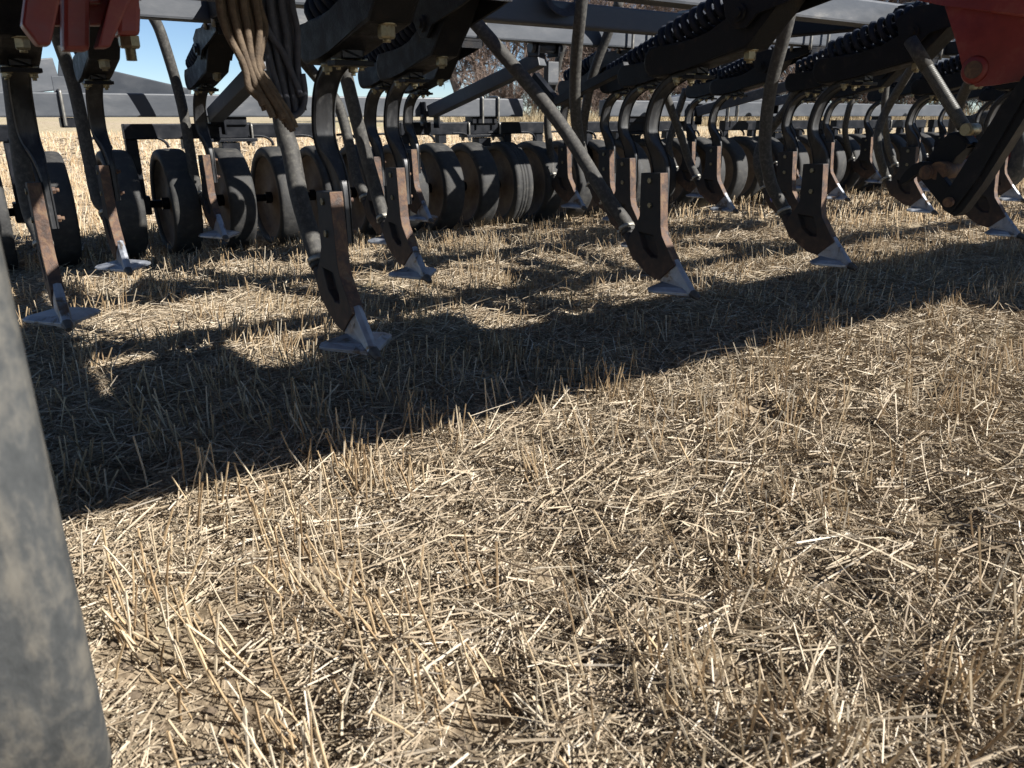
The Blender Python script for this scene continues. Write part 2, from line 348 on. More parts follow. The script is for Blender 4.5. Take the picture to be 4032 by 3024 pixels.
# ------------------------------------------------------------------ straw
def sector(n, r0, r1, a0=math.radians(-8), a1=math.radians(80)):
    a = rng.uniform(a0, a1, n); r = np.sqrt(rng.uniform(r0*r0, r1*r1, n))
    return r*np.sin(a), r*np.cos(a)
def tufts(x, y):   # patches of thin and thick cover
    t = vnoise(x*2.1+9, y*2.1+4, 21)*0.6 + vnoise(x*6+2, y*6, 23)*0.4
    for (px, py), rad, dep in PITS: t = t - 0.75*np.exp(-(np.hypot(x-px, y-py)/(rad*1.3))**2)
    return t
def sticks(base, dirv, L, rad, bend, sides=3, segs=2, taper=0.9):
    n = len(L)
    d = dirv/np.linalg.norm(dirv, axis=1, keepdims=True)
    up = np.tile([0, 0, 1.0], (n, 1)); m = np.abs(d[:, 2]) > 0.9; up[m] = [1, 0, 0]
    a = np.cross(d, up); a /= np.linalg.norm(a, axis=1, keepdims=True); b = np.cross(d, a)
    rings = []
    for s in range(segs+1):
        t = s/segs
        c = base + d*(L*t)[:, None] + bend*(t*t if segs < 3 else t**1.5)
        for k in range(sides):
            ph = 2*math.pi*k/sides
            rr = (rad*(1-(1-taper)*t))[:, None]
            rings.append(c + (a*math.cos(ph) + b*math.sin(ph))*rr)
    V = np.stack(rings, 1)
    per = (segs+1)*sides; f = []
    for s in range(segs):
        for k in range(sides):
            f.append([s*sides+k, s*sides+(k+1) % sides, (s+1)*sides+(k+1) % sides, (s+1)*sides+k])
    f = np.array(f); Fq = (np.arange(n)*per)[:, None, None] + f[None]
    return V.reshape(-1, 3), Fq.reshape(-1, 4)
def ribbons(base, dirv, L, wd, bend):
    n = len(L); d = dirv/np.linalg.norm(dirv, axis=1, keepdims=True)
    a = np.cross(d, rng.normal(0, 1, (n, 3))); a /= np.linalg.norm(a, axis=1, keepdims=True)
    rings = []
    for s in range(3):
        t = s/2; c = base + d*(L*t)[:, None] + bend*t*t; ww = (wd*(1-0.7*t))[:, None]
        rings += [c - a*ww, c + a*ww]
    V = np.stack(rings, 1); f = np.array([[0, 1, 3, 2], [2, 3, 5, 4]])
    return V.reshape(-1, 3), ((np.arange(n)*6)[:, None, None] + f[None]).reshape(-1, 4)
def lying(n, r0, r1, lmin, lmax, rmin, rmax, lift, segs=1):
    x, y = sector(int(n*1.7), r0, r1)
    keep = rng.uniform(0, 1, len(x)) < np.clip(tufts(x, y)*1.6 - 0.05, 0.08, 1); x, y = x[keep][:n], y[keep][:n]; k = len(x)
    ang = rng.uniform(0, math.pi, k) + (vnoise(x*1.3, y*1.3, 31) - 0.5)*1.5
    tilt = rng.normal(0.0, 0.16, k)*np.where(rng.uniform(0, 1, k) < 0.12, 2.6, 1.0)
    L = lmin + (lmax-lmin)*rng.beta(1.3, 2.6, k)
    d = np.stack([np.cos(ang)*np.cos(tilt), np.sin(ang)*np.cos(tilt), np.sin(tilt)], 1)
    rad = rng.uniform(rmin, rmax, k)
    zc = height(x, y) + rad + rng.exponential(lift, k) + np.abs(np.sin(tilt))*L*0.32
    base = np.stack([x, y, zc], 1) - d*(L*0.5)[:, None]
    bend = rng.normal(0, 0.07, (k, 3))*L[:, None]; bend[:, 2] *= 0.4
    return sticks(base, d, L, rad, bend, 3, segs)
def standing(n, r0, r1, hmin, hmax, rmin, rmax, rowsp=0.26, sides=4, segs=2):
    x, y = sector(n*4, r0, r1)
    # drilled rows run with the travel direction; clumps thin out here and there
    row = np.round((x + 0.12*y)/rowsp)*rowsp - 0.12*y
    x = row + rng.normal(0, 0.055, len(x))
    cl = vnoise(x*3.1, y*6.5, 41)*0.6 + vnoise(x*9, y*15, 42)*0.4
    keep = (cl > 0.40) & (rng.uniform(0, 1, len(x)) < (cl-0.36)*1.6); x, y = x[keep][:n], y[keep][:n]; k = len(x)
    L = hmin + (hmax-hmin)*rng.beta(2.2, 2.0, k)
    lean = rng.normal(0, 0.20, (k, 2)); lean += (np.stack([vnoise(x*2, y*2, 51), vnoise(x*2, y*2, 52)], 1) - 0.5)*0.5
    d = np.stack([lean[:, 0], lean[:, 1], np.ones(k)], 1)
    base = np.stack([x, y, height(x, y) - 0.004], 1)
    bend = rng.normal(0, 0.05, (k, 3))*L[:, None]
    return sticks(base, d, L, rng.uniform(rmin, rmax, k), bend, sides, segs)
def cat(*parts):
    Vs, Fs, o = [], [], 0
    for v, f in parts: Vs.append(v); Fs.append(f + o); o += len(v)
    return np.concatenate(Vs), np.concatenate(Fs)
V, Fq = cat(lying(54000, 0.35, 2.4, 0.02, 0.12, 0.0006, 0.0014, 0.004),
            lying(7000, 0.35, 2.4, 0.05, 0.21, 0.0011, 0.0021, 0.007, 2),
            lying(80000, 2.3, 5.6, 0.02, 0.15, 0.0008, 0.0018, 0.006),
            lying(36000, 5.4, 12, 0.05, 0.22, 0.0016, 0.0034, 0.008),
            lying(16000, 11.5, 26, 0.08, 0.35, 0.005, 0.010, 0.010))
tag(link("straw_litter", np_mesh("straw_litter", V, Fq, 'straw')), "loose dry straw lying over the field soil", "straw", kind="stuff")
V, Fq = cat(standing(1700, 0.4, 2.4, 0.04, 0.14, 0.0013, 0.0023),
            standing(8500, 2.3, 6.0, 0.035, 0.125, 0.0012, 0.0021),
            standing(18000, 5.8, 13, 0.05, 0.16, 0.002, 0.0034, sides=3, segs=1),
            standing(16000, 12.5, 30, 0.07, 0.17, 0.005, 0.009, sides=3, segs=1))
tag(link("stubble", np_mesh("stubble", V, Fq, 'stubble')), "cut stubble stalks standing in the field", "stubble", kind="stuff")
def chaff(n, r0, r1, lmin, lmax, wd):
    x, y = sector(int(n*1.5), r0, r1); kp = rng.uniform(0, 1, len(x)) < np.clip(tufts(x, y)*1.4 + 0.1, 0.15, 1); x, y = x[kp][:n], y[kp][:n]; n = len(x)
    ang = rng.uniform(0, 2*math.pi, n); tl = rng.normal(0, 0.25, n)
    L = rng.uniform(lmin, lmax, n); d = np.stack([np.cos(ang), np.sin(ang), tl], 1)
    base = np.stack([x, y, height(x, y) + 0.002 + rng.exponential(0.003, n) + np.abs(tl)*L*0.5], 1)
    return ribbons(base, d, L, rng.uniform(wd*0.4, wd, n), rng.normal(0, 0.35, (n, 3))*L[:, None]*np.array([1, 1, 0.35]))
V, Fq = cat(chaff(150000, 0.35, 2.4, 0.005, 0.028, 0.0015), chaff(80000, 2.3, 5.0, 0.01, 0.045, 0.0026),
            chaff(9000, 0.35, 2.4, 0.04, 0.12, 0.0021), chaff(12000, 2.3, 5.0, 0.05, 0.13, 0.0026))
tag(link("chaff_litter", np_mesh("chaff_litter", V, Fq, 'chaff')), "short chaff and leaf scraps scattered between the straw", "chaff", kind="stuff")
# soil clods round the scraped holes
bb = B()
def clod(x, y, r):
    ph = bmesh.ops.create_icosphere(bb.bm, subdivisions=1, radius=r)
    z = float(height(x, y)); sc = (random.uniform(.7, 1.3), random.uniform(.7, 1.3), random.uniform(.5, .9))
    for v in ph['verts']:
        k = random.uniform(.75, 1.2); v.co = Vector((x + v.co.x*sc[0]*k, y + v.co.y*sc[1]*k, z + r*0.3 + v.co.z*sc[2]*k))
for (px, py), rad, dep in PITS:
    for i in range(45):
        a = random.uniform(0, 6.28); d = rad*random.gauss(1.1, 0.5)
        clod(px + d*math.cos(a), py + d*math.sin(a), random.uniform(0.003, 0.011))
for i in range(500):
    x, y = sector(1, 0.5, 3.5); clod(float(x[0]), float(y[0]), random.uniform(0.002, 0.007))
tag(link("soil_clods", bb.mesh("soil_clods", 'clod')), "crumbs of dark soil in and around scraped holes", "soil", kind="stuff")

# ------------------------------------------------------------------ trees behind the field
def tree_mesh(seed, H, shrub=False):
    rd = random.Random(seed); limbs = []; twigs = []
    def grow(p, d, L, r, lev):
        n = 5 if lev < 2 else 3; pts = [p]; q = p; dd = d
        for i in range(n):
            dd = (dd + Vector((rd.gauss(0, .16), rd.gauss(0, .16), rd.gauss(0.04 if lev else 0.02, .10)))).normalized()
            q = q + dd*(L/n); pts.append(q)
        rs = [r*(1-0.6*i/n) for i in range(n+1)]
        (limbs if lev < 2 else twigs).append((pts, rs))
        maxlev = 3 if shrub else 4
        if lev >= maxlev: return
        kids = {0: (10 if not shrub else 8), 1: 7, 2: 6, 3: 6}[lev]
        for k in range(kids):
            t = rd.uniform(0.25 if lev else (0.18 if not shrub else 0.05), 1.0); i = min(int(t*n), n-1); pp = pts[i].lerp(pts[i+1], t*n-i)
            ax = Vector((rd.gauss(0, 1), rd.gauss(0, 1), rd.gauss(0.25, .5))).normalized()
            nd = (dd*rd.uniform(.5, .9) + ax*rd.uniform(.5, .95)).normalized()
            grow(pp, nd, L*rd.uniform(.38, .62), max(rs[i]*rd.uniform(.42, .62), 0.009), lev+1)
    if shrub:
        for s in range(7):
            grow(Vector((rd.gauss(0, .35), rd.gauss(0, .35), -0.05)), Vector((rd.gauss(0, .3), rd.gauss(0, .3), 1)).normalized(), H*rd.uniform(.6, 1), 0.03, 0)
    else:
        for s in range(rd.choice((1, 1, 2))):
            grow(Vector((s*0.4, 0, -0.1)), Vector((rd.gauss(0, .08), rd.gauss(0, .08), 1)).normalized(), H*rd.uniform(.75, 1), 0.02*H, 0)
    a = B()
    for pts, rs in limbs: a.tube(pts, rs, 6, False)
    Vs, Fs, o = [], [], 0
    for pts, rs in twigs:
        P = np.array([list(p) for p in pts]); n = len(P); d = P[-1]-P[0]; d /= np.linalg.norm(d)
        u = np.cross(d, [0.3, 0.5, 0.81]); u /= np.linalg.norm(u); v = np.cross(d, u)
        for k in range(3):
            ph = 2*math.pi*k/3
            Vs.append(P + np.outer(np.array(rs), u*math.cos(ph) + v*math.sin(ph)))
        for i in range(n-1):
            for k in range(3): Fs.append([o+k*n+i, o+((k+1) % 3)*n+i, o+((k+1) % 3)*n+i+1, o+k*n+i+1])
        o += 3*n
    return a.mesh("trunk", 'bark'), np_mesh("crown", np.concatenate(Vs), np.array(Fs), 'twig')
TM = [tree_mesh(s, h) for s, h in ((1, 9.0), (2, 10.5), (3, 8.2), (5, 7.5))]
SM = [tree_mesh(s, h, True) for s, h in ((11, 2.6), (12, 3.2))]
def polar(az, d): a = math.radians(az); return d*math.sin(a), d*math.cos(a)
rt = random.Random(4)
tl = []
az = 31.0
while az < 80: tl.append((az, rt.uniform(44, 50))); az += rt.uniform(1.7, 2.7)
az = 34.0
while az < 80: tl.append((az, rt.uniform(52, 60))); az += rt.uniform(2.0, 3.2)
for i, (az, d) in enumerate(tl):
    x, y = polar(az, d); k = 0 if i == 0 else rt.randrange(4); root = link("bare_tree", None, None, (x, y, float(height(x, y))))
    root.rotation_euler.z = rt.uniform(0, 6.28); sc = rt.uniform(.85, 1.15); root.scale = (sc,)*3
    back = d > 51
    tag(root, "leafless brown tree in the back row of the tree line beyond the field" if back else "leafless tree in the front row of the tree line beyond the field", "tree",
        "back row of bare trees" if back else "front row of bare trees")
    link("trunk", TM[k][0], root); link("crown", TM[k][1], root)
az = 33.5
while az < 80:
    d = rt.uniform(41, 44.5); x, y = polar(az, d); root = link("bare_shrub", None, None, (x, y, float(height(x, y)))); k = rt.randrange(2)
    root.rotation_euler.z = rt.uniform(0, 6.28)
    tag(root, "low twiggy leafless shrub at the foot of the tree line", "shrub", "shrubs at the foot of the trees")
    link("stems", SM[k][0], root); link("twigs", SM[k][1], root); az += rt.uniform(1.2, 2.0)
n = 26000; a = rng.uniform(math.radians(30), math.radians(82), n); r = rng.uniform(36.5, 44, n); x, y = r*np.sin(a), r*np.cos(a)
L = rng.uniform(0.25, 0.8, n)*np.clip((r-34.5)/5, 0.3, 1)
V, Fq = ribbons(np.stack([x, y, height(x, y) - .02], 1), np.stack([rng.normal(0, .25, n), rng.normal(0, .25, n), np.ones(n)], 1), L, np.full(n, .012), rng.normal(0, .25, (n, 3))*L[:, None])
tag(link("dry_grass", np_mesh("dry_grass", V, Fq, 'drygrass')), "tall dry grass along the edge of the tree line", "grass", kind="stuff")

# ------------------------------------------------------------------ the seed drill
ROOT_LOC = Vector((2.6, 3.2, 0))
drill = link("seed_drill", None, None, ROOT_LOC)
tag(drill, "black and red seed drill with raised spring shanks and a row of packer wheels", "seed drill")
INV = Matrix.Translation(-ROOT_LOC)
def part(name, me, loc=(0, 0, 0)):
    o = link(name, me, drill, loc); o.matrix_parent_inverse = INV; return o
def sub(name, me, parent, loc=(0, 0, 0)): return link(name, me, parent, loc)
def bevmod(o, wd=0.002, seg=2):
    m = o.modifiers.new("bevel", 'BEVEL'); m.width = wd; m.segments = seg; m.limit_method = 'ANGLE'; m.angle_limit = math.radians(38); return o

# ---- frame bars above the four ranks of shanks
RANK = {1: 1.80, 2: 2.60, 3: 3.40, 4: 4.10}
ZB0, ZB1 = 1.125, 1.225
def bar(name, p, q, wd, ht, mk='bar', bev=0.010):
    b = B(); b.beam(p, q, wd, ht, bev); return part(name, b.mesh(name, mk))
bars = {}
for rk, ty in RANK.items():
    yc = ty - 0.40
    bars[rk] = bar("frame_bar", (-1.6, yc, 1.175), (9.5, yc, 1.175), 0.10, 0.10)
for xx in (-0.95, 1.02, 3.62, 5.6, 7.9):
    for y0, y1 in ((0.42, 1.345), (1.455, 2.145), (2.255, 2.945), (3.055, 3.645)):
        bar("cross_beam", (xx, y0, 1.172), (xx, y1, 1.172), 0.09, 0.085, 'paint')
# front of the frame, over and beside the camera: wide front bar; tray and hoses added to widen its shadow
bar("front_bar", (-1.6, 0.33, 1.20), (9.5, 0.33, 1.20), 0.16, 0.15, 'paint')
fb = bar("shade_tray", (-1.6, 0.52, 1.335), (9.5, 0.52, 1.335), 0.40, 0.03, 'paint', 0.004)
for i, xx in enumerate(np.arange(-1.4, 9.4, 1.2)):
    b = B(); b.beam((xx, 0.36, 1.272), (xx, 0.40, 1.322), 0.05, 0.012, 0.0, up=(1, 0, 0)); sub("shade_tray_bracket", b.mesh("shade_tray_bracket", 'paint'), fb)
b = B()
for k in range(5): b.tube(curve([(-1.6 + 1.1*i, 0.38 + 0.058*k, 1.374 + 0.008*random.random()) for i in range(11)], 3), 0.022, 7)
sub("shade_tray_hoses", b.mesh("shade_tray_hoses", 'hose'), fb)
# unseen bar right of the hinge, added to step the ground shadow forward
bar("front_bar", (4.28, 0.02, 1.20), (9.5, 0.02, 1.20), 0.12, 0.15, 'paint')
for xx in (4.5, 6.4, 8.6): bar("cross_beam", (xx, 0.085, 1.19), (xx, 0.245, 1.19), 0.09, 0.085, 'paint')

# unseen red beam and upper bar, added above the picture to shade the parts below
bar("shade_beam", (0.72, 0.10, 1.56), (0.72, 2.60, 1.56), 0.42, 0.16, 'red', .012)
for y_ in (0.33, 1.40, 2.20): bar("shade_beam_post", (0.72, y_, 1.225 if y_ > .4 else 1.275), (0.72, y_, 1.48), 0.10, 0.08, 'paint', .006)
bar("shade_bar", (1.75, 2.55, 1.60), (3.45, 2.55, 1.60), 0.16, 0.16, 'paint')
for x_ in (1.95, 3.25):
    bar("shade_bar_post", (x_, 2.2, 1.225), (x_, 2.52, 1.53), 0.08, 0.06, 'paint', .005)

for xa, xb in ((-1.6, 0.75), (0.88, 1.06), (1.20, 1.62), (1.82, 2.45)):  # unseen plates added to darken the ground; their gaps let sun flecks through
    bar("shade_plate", (xa, 0.92, 1.29), (xb, 0.92, 1.29), 0.30, 0.012, 'paint', .002)
for xx in (-1.2, -0.3, 0.5, 1.53, 2.2): bar("shade_plate_rail", (xx, 0.73, 1.262), (xx, 1.345, 1.222), 0.04, 0.04, 'paint', .004)  # carriers for the added shade plates

def add_shade_box(x, y, zb):  # unseen box with stubs, added on a frame bar to shade the wheels behind
    b = B(); b.box((x-.24, y-.10, zb), (x+.24, y+.13, zb+.10), .01); b.box((x-.17, y-.08, zb+.10), (x+.17, y+.11, zb+.34), .02)
    o = part("shade_box", b.mesh("shade_box", 'paint'))
    for k in range(5):
        b = B(); b.tube([(x-.14+.07*k, y+.02, zb+.335), (x-.14+.07*k, y+.02, zb+.40)], .024, 12); sub("shade_box_stub", b.mesh("shade_box_stub", 'hose'), o)
add_shade_box(1.42, 3.00, 1.228); add_shade_box(0.80, 3.00, 1.228); add_shade_box(4.6, 2.20, 1.228)

# ---- shank unit
SH_SEC = [  # y, z, half thickness, x left, x right
    (0.060, 0.889, 0.013, -0.030, 0.030), (0.110, 0.884, 0.013, -0.030, 0.030), (0.155, 0.873, 0.013, -0.030, 0.030), (0.195, 0.857, 0.013, -0.030, 0.030), (0.230, 0.832, 0.013, -0.030, 0.030),
    (0.255, 0.800, 0.013, -0.030, 0.030), (0.270, 0.765, 0.013, -0.030, 0.030), (0.278, 0.728, 0.013, -0.030, 0.030), (0.280, 0.694, 0.014, -0.028, 0.030), (0.271, 0.660, 0.018, -0.021, 0.031),
    (0.255, 0.628, 0.026, -0.008, 0.032), (0.240, 0.594, 0.034, 0.000, 0.030), (0.231, 0.560, 0.038, 0.004, 0.029), (0.229, 0.500, 0.038, 0.005, 0.029), (0.228, 0.420, 0.038, 0.005, 0.029)]
def shank_mesh():
    b = B(); rings = []; SEC = []
    for i in range(len(SH_SEC)-1):
        q = [np.array(SH_SEC[max(min(i+k, len(SH_SEC)-1), 0)]) for k in (-1, 0, 1, 2)]
        for j in range(3):
            t = j/3; SEC.append(0.5*(2*q[1] + (q[2]-q[0])*t + (2*q[0]-5*q[1]+4*q[2]-q[3])*t*t + (3*q[1]-q[0]-3*q[2]+q[3])*t**3))
    SEC.append(np.array(SH_SEC[-1]))
    P = [Vector((0, s[0], s[1])) for s in SEC]
    for i, s in enumerate(SEC):
        d = (P[min(i+1, len(P)-1)] - P[max(i-1, 0)]).normalized(); nrm = Vector((0, -d.z, d.y))  # in the yz plane
        if nrm.y > 0: nrm = -nrm
        t = s[2]; c = P[i]; r = 0.0045; ring = []
        for (sx, sn) in ((-1, 1), (1, 1), (1, -1), (-1, -1)):
            x = s[3] if sx < 0 else s[4]
            for (ex, en) in (((sx*r, 0), (0, sn*r)) if (sx*sn < 0) else ((0, sn*r), (sx*r, 0))):
                ring.append(b.bm.verts.new((x - ex, c.y + nrm.y*(sn*t - en), c.z + nrm.z*(sn*t - en))))
        rings.append(ring)
    n = len(rings[0])
    for i in range(len(rings)-1):
        for k in range(n):
            f = b.bm.faces.new((rings[i][k], rings[i][(k+1) % n], rings[i+1][(k+1) % n], rings[i+1][k])); f.smooth = True
    for i in range(len(rings)-1):
        for k in range(n):
            e = b.bm.edges.get((rings[i][k], rings[i+1][k]))
            if e: e.smooth = False
    b.bm.faces.new(rings[0]); b.bm.faces.new(rings[-1][::-1])
    return b.mesh("shank", 'shank')
HEAD_P = [(0.285, 0.556), (0.188, 0.561), (0.171, 0.376), (0.162, 0.345), (0.128, 0.300), (0.091, 0.252), (0.164, 0.186), (0.212, 0.193), (0.262, 0.219), (0.305, 0.247), (0.335, 0.282), (0.328, 0.330), (0.300, 0.366), (0.281, 0.405)]
POCK_P = [(0.283, 0.348), (0.205, 0.343), (0.176, 0.290), (0.177, 0.262), (0.210, 0.262), (0.252, 0.288)]
def head_mesh():
    b = B(); bm = b.bm; x0, x1, xp = -0.034, 0.0035, -0.012
    o0 = [bm.verts.new((x0, y, z)) for y, z in HEAD_P]; o1 = [bm.verts.new((x1, y, z)) for y, z in HEAD_P]
    p0 = [bm.verts.new((x0, y, z)) for y, z in POCK_P]
    cy = sum(p[0] for p in POCK_P)/6; cz = sum(p[1] for p in POCK_P)/6
    p1 = [bm.verts.new((xp, cy+(y-cy)*.85, cz+(z-cz)*.85)) for y, z in POCK_P]
    n, m = len(o0), len(p0)
    ed = [bm.edges.new((o0[i], o0[(i+1) % n])) for i in range(n)] + [bm.edges.new((p0[i], p0[(i+1) % m])) for i in range(m)]
    bmesh.ops.triangle_fill(bm, use_beauty=True, use_dissolve=False, edges=ed)
    bm.faces.new(o1)
    for i in range(n): bm.faces.new((o0[i], o0[(i+1) % n], o1[(i+1) % n], o1[i]))
    for i in range(m): bm.faces.new((p0[i], p0[(i+1) % m], p1[(i+1) % m], p1[i]))
    bm.faces.new(p1)
    bmesh.ops.recalc_face_normals(bm, faces=bm.faces[:])
    for f in bm.faces:
        c = f.calc_center_median()
        if f.normal.y < -0.55 and abs(f.normal.x) < .3 and c.y < 0.2 and c.x > -0.033: f.material_index = 1
    # hose socket at the back
    b.tube([(-0.012, 0.298, 0.245), (-0.012, 0.335, 0.300), (-0.012, 0.372, 0.360)], [0.020, 0.0225, 0.0235], 14)
    return b.mesh("opener_body", ['body', 'rust'], fix=False)
def point_mesh():
    b = B(); cx = -0.013
    # ridge that slides over the nose of the body, then runs down to the cutting tip
    sec = [(0.100, 0.272, 0.166, 0.184, 0.0165), (0.078, 0.246, 0.132, 0.170, 0.0185), (0.052, 0.219, 0.090, 0.160, 0.0180), (0.026, 0.192, 0.050, 0.154, 0.0165), (0.010, 0.174, 0.026, 0.151, 0.0150)]
    rings = []
    for (yt, zt, yb, zb, hw) in sec:
        # five-sided section: crest, shoulders, foot
        pts = [(cx, yt, zt), (cx+hw*.75, yt+.004, zt-.004), (cx+hw, (yt+yb)/2, (zt+zb)/2), (cx+hw*1.05, yb, zb), (cx-hw*1.05, yb, zb), (cx-hw, (yt+yb)/2, (zt+zb)/2), (cx-hw*.75, yt+.004, zt-.004)]
        rings.append([b.bm.verts.new(p) for p in pts])
    k = len(rings[0])
    for i in range(len(rings)-1):
        for j in range(k): b.bm.faces.new((rings[i][j], rings[i][(j+1) % k], rings[i+1][(j+1) % k], rings[i+1][j]))
    b.bm.faces.new(rings[0]); b.bm.faces.new(rings[-1])
    for s in (-1, 1):   # swept wings
        X = lambda d: cx + s*d
        v, f = b.add([(X(.010), .020, .151), (X(.010), .020, .163), (X(.100), .112, .158), (X(.100), .112, .167), (X(.107), .126, .160), (X(.107), .126, .168), (X(.094), .146, .164), (X(.094), .146, .172),
                      (X(.013), .150, .160), (X(.013), .150, .186), (X(.018), .052, .178), (X(.080), .118, .176)],
                     [(0, 1, 3, 2), (2, 3, 5, 4), (4, 5, 7, 6), (1, 10, 11, 3), (3, 11, 7, 5), (10, 9, 7, 11), (6, 7, 9, 8), (0, 2, 4, 6, 8), (0, 8, 9, 10, 1)])
    b.mi = 1
    c = rings[-1]
    b.tube([(cx, .020, .162), (cx, .004, .158), (cx, -.014, .149)], [.0160, .0150, .0095], 8)
    return b.mesh("opener_point", ['point', 'carbide'])
ARM_P = [(0.262, 0.968), (0.281, 0.945), (0.285, 0.920), (0.276, 0.893), (0.258, 0.876), (0.236, 0.870), (0.150, 0.882), (0.078, 0.894), (-0.150, 0.938), (-0.235, 1.030), (-0.300, 1.100), (-0.215, 1.112), (-0.150, 1.075), (-0.083, 1.025), (0.000, 0.985), (0.060, 0.970), (0.130, 0.976), (0.205, 0.968)]
def arm_mesh():
    b = B(); b.prism(ARM_P, -0.052, 0.052, 0.010)
    return b.mesh("trip_arm", 'casting')
def bracket_mesh():   # hangs the trip arm from the frame bar
    b = B()
    for s in (-1, 1):
        b.prism([(-0.46, 1.118), (-0.30, 1.118), (-0.13, 1.120), (-0.06, 1.085), (-0.075, 1.030), (-0.11, 0.995), (-0.155, 0.990), (-0.19, 1.03), (-0.36, 1.062), (-0.455, 1.085)], s*0.066-0.005, s*0.066+0.005, 0.003)
    b.box((-0.060, -0.462, 1.108), (0.060, -0.30, 1.119)); b.box((-0.060, -0.460, 1.075), (0.060, -0.449, 1.107))
    b.box((-0.060, -0.30, 1.104), (0.060, -0.13, 1.113))
    b.tube([(-0.080, -0.128, 1.035), (0.080, -0.128, 1.035)], 0.026, 16)
    b.tube([(-0.088, -0.128, 1.035), (0.088, -0.128, 1.035)], 0.015, 12)
    return b.mesh("trip_bracket", 'casting')
def spring_mesh():
    b = B(); p0, p1 = Vector((0, .232, .985)), Vector((0, -.150, 1.110)); d = (p1-p0); u = Vector((1, 0, 0)); v = d.normalized().cross(u)
    turns, per = 11.5, 16; pts = []
    for i in range(int(turns*per)+1):
        t = i/(turns*per); a = 2*math.pi*i/per; pts.append(p0 + d*t + (u*math.cos(a) + v*math.sin(a))*0.0415)
    b.tube(pts, 0.0108, 7)
    b.tube([p0 - d.normalized()*.02, p1 + d.normalized()*.02], 0.014, 10)
    return b.mesh("trip_spring", 'spring')
def bolt_mesh():
    b = B()
    return b
def head_bolts(side):
    out = []
    for y, z in ((0.236, 0.532), (0.229, 0.447)):
        b = B(); b.hexbolt((-0.0338, y, z), (-1, 0, 0), 0.0105, 0.006); out.append(("bolt", b.mesh("bolt", 'zinc')))
        b = B(); b.hexbolt((0.0292, y, z), (1, 0, 0), 0.0115, 0.012); b.tube([(0.039, y, z), (0.051, y, z)], 0.0062, 8); out.append(("nut", b.mesh("nut", 'rust')))
    return out
def arm_bolts():
    out = []
    for x, y, z, r, h in ((0.0, -0.125, 0.936, .019, .026), (-0.030, 0.080, 0.874, .013, .012), (0.030, 0.080, 0.874, .013, .012), (-0.034, 0.140, 0.865, .012, .012), (0.034, 0.140, 0.865, .012, .012)):
        b = B(); b.tube([(x, y, z+.006), (x, y, z-.002)], r*1.25, 14); b.hexbolt((x, y, z-.002), (0, 0, -1), r, h); b.tube([(x, y, z-h), (x, y, z-h-.009)], r*.5, 8)
        out.append(("bolt", b.mesh("bolt", 'zinc')))
    return out
def clampplate():
    b = B(); b.box((-0.050, 0.050, 0.862), (0.050, 0.100, 0.874), 0.002); return b.mesh("clamp_plate", 'casting')
def ubolt_mesh(r=0.009):
    b = B()
    b.tube(curve([(0, -0.462, 1.100), (0, -0.462, 1.2), (0, -0.458, 1.236), (0, -0.40, 1.240), (0, -0.342, 1.236), (0, -0.338, 1.2), (0, -0.338, 1.100)], 4), r, 8)
    return b.mesh("u_bolt", 'zincgrey')
def ring_clamp():
    b = B(); ax = Vector((0, .055, .085)).normalized(); c = Vector((-0.012, 0.368, 0.353))
    b.tube([c - ax*.007, c + ax*.007], 0.0305, 18); sd = Vector((1, 0, 0)).cross(ax)
    b.beam(c + Vector((0.0, 0, 0)) - sd*.036 - Vector((.016, 0, 0)), c - sd*.036 + Vector((.018, 0, 0)), .014, .010, .002)
    return b.mesh("hose_clamp", 'clamp')
UNIT = dict(shank=shank_mesh(), body=head_mesh(), point=point_mesh(), arm=arm_mesh(), bracket=bracket_mesh(), spring=spring_mesh(), plate=clampplate(), ubolt=ubolt_mesh(), clamp=ring_clamp(), hb=head_bolts(-1), ab=arm_bolts())
def shank_unit(X, Y, hose=None, rank=1):
    s = part("shank", UNIT['shank'], (X, Y, 0))
    bevmod(sub("opener_body", UNIT['body'], s), 0.0025)
    bevmod(sub("opener_point", UNIT['point'], s), 0.0018)
    sub("trip_arm", UNIT['arm'], s); sub("trip_bracket", UNIT['bracket'], s); sub("trip_spring", UNIT['spring'], s)
    sub("clamp_plate", UNIT['plate'], s); sub("u_bolt", UNIT['ubolt'], s, (-0.079, 0, 0)); sub("u_bolt", UNIT['ubolt'], s, (0.079, 0, 0)); sub("hose_clamp", UNIT['clamp'], s)
    for nme, me in UNIT['hb'] + UNIT['ab']: sub(nme, me, s)
    if hose:
        a = Vector((-0.012, 0.362, 0.343)); d = Vector((0, .055, .085))
        pts = [a - d*.12, a + d*.35] + [Vector(h) - Vector((X, Y, 0)) for h in hose]
        b = B(); b.tube(curve(pts, 7), 0.0265, 14); sub("seed_hose", b.mesh("seed_hose", 'hose'), s)
    return s
def hz(*pp): return [onY(x, y, Y) for x, y, Y in pp]
S = []
# rank 1 (nearest)
S.append(shank_unit(0.82, 1.79, hz((1180, 780, 2.24), (1145, 600, 2.28), (1112, 480, 2.30), (1075, 150, 2.30), (1055, -220, 2.30))))
S.append(shank_unit(2.04, 1.80, hz((2385, 770, 2.24), (2200, 480, 2.45), (1960, 190, 2.66), (1800, 10, 2.78), (1690, -120, 2.84))))
S.append(shank_unit(2.98, 1.80, hz((3035, 720, 2.22), (3012, 560, 2.24), (3036, 340, 2.20), (3100, 90, 2.12), (3150, -160, 2.06))))
S.append(shank_unit(4.48, 1.80, hz((3752, 610, 2.24), (3755, 490, 2.24), (3785, 390, 2.2), (3832, 290, 2.1), (3870, 150, 2.0))))
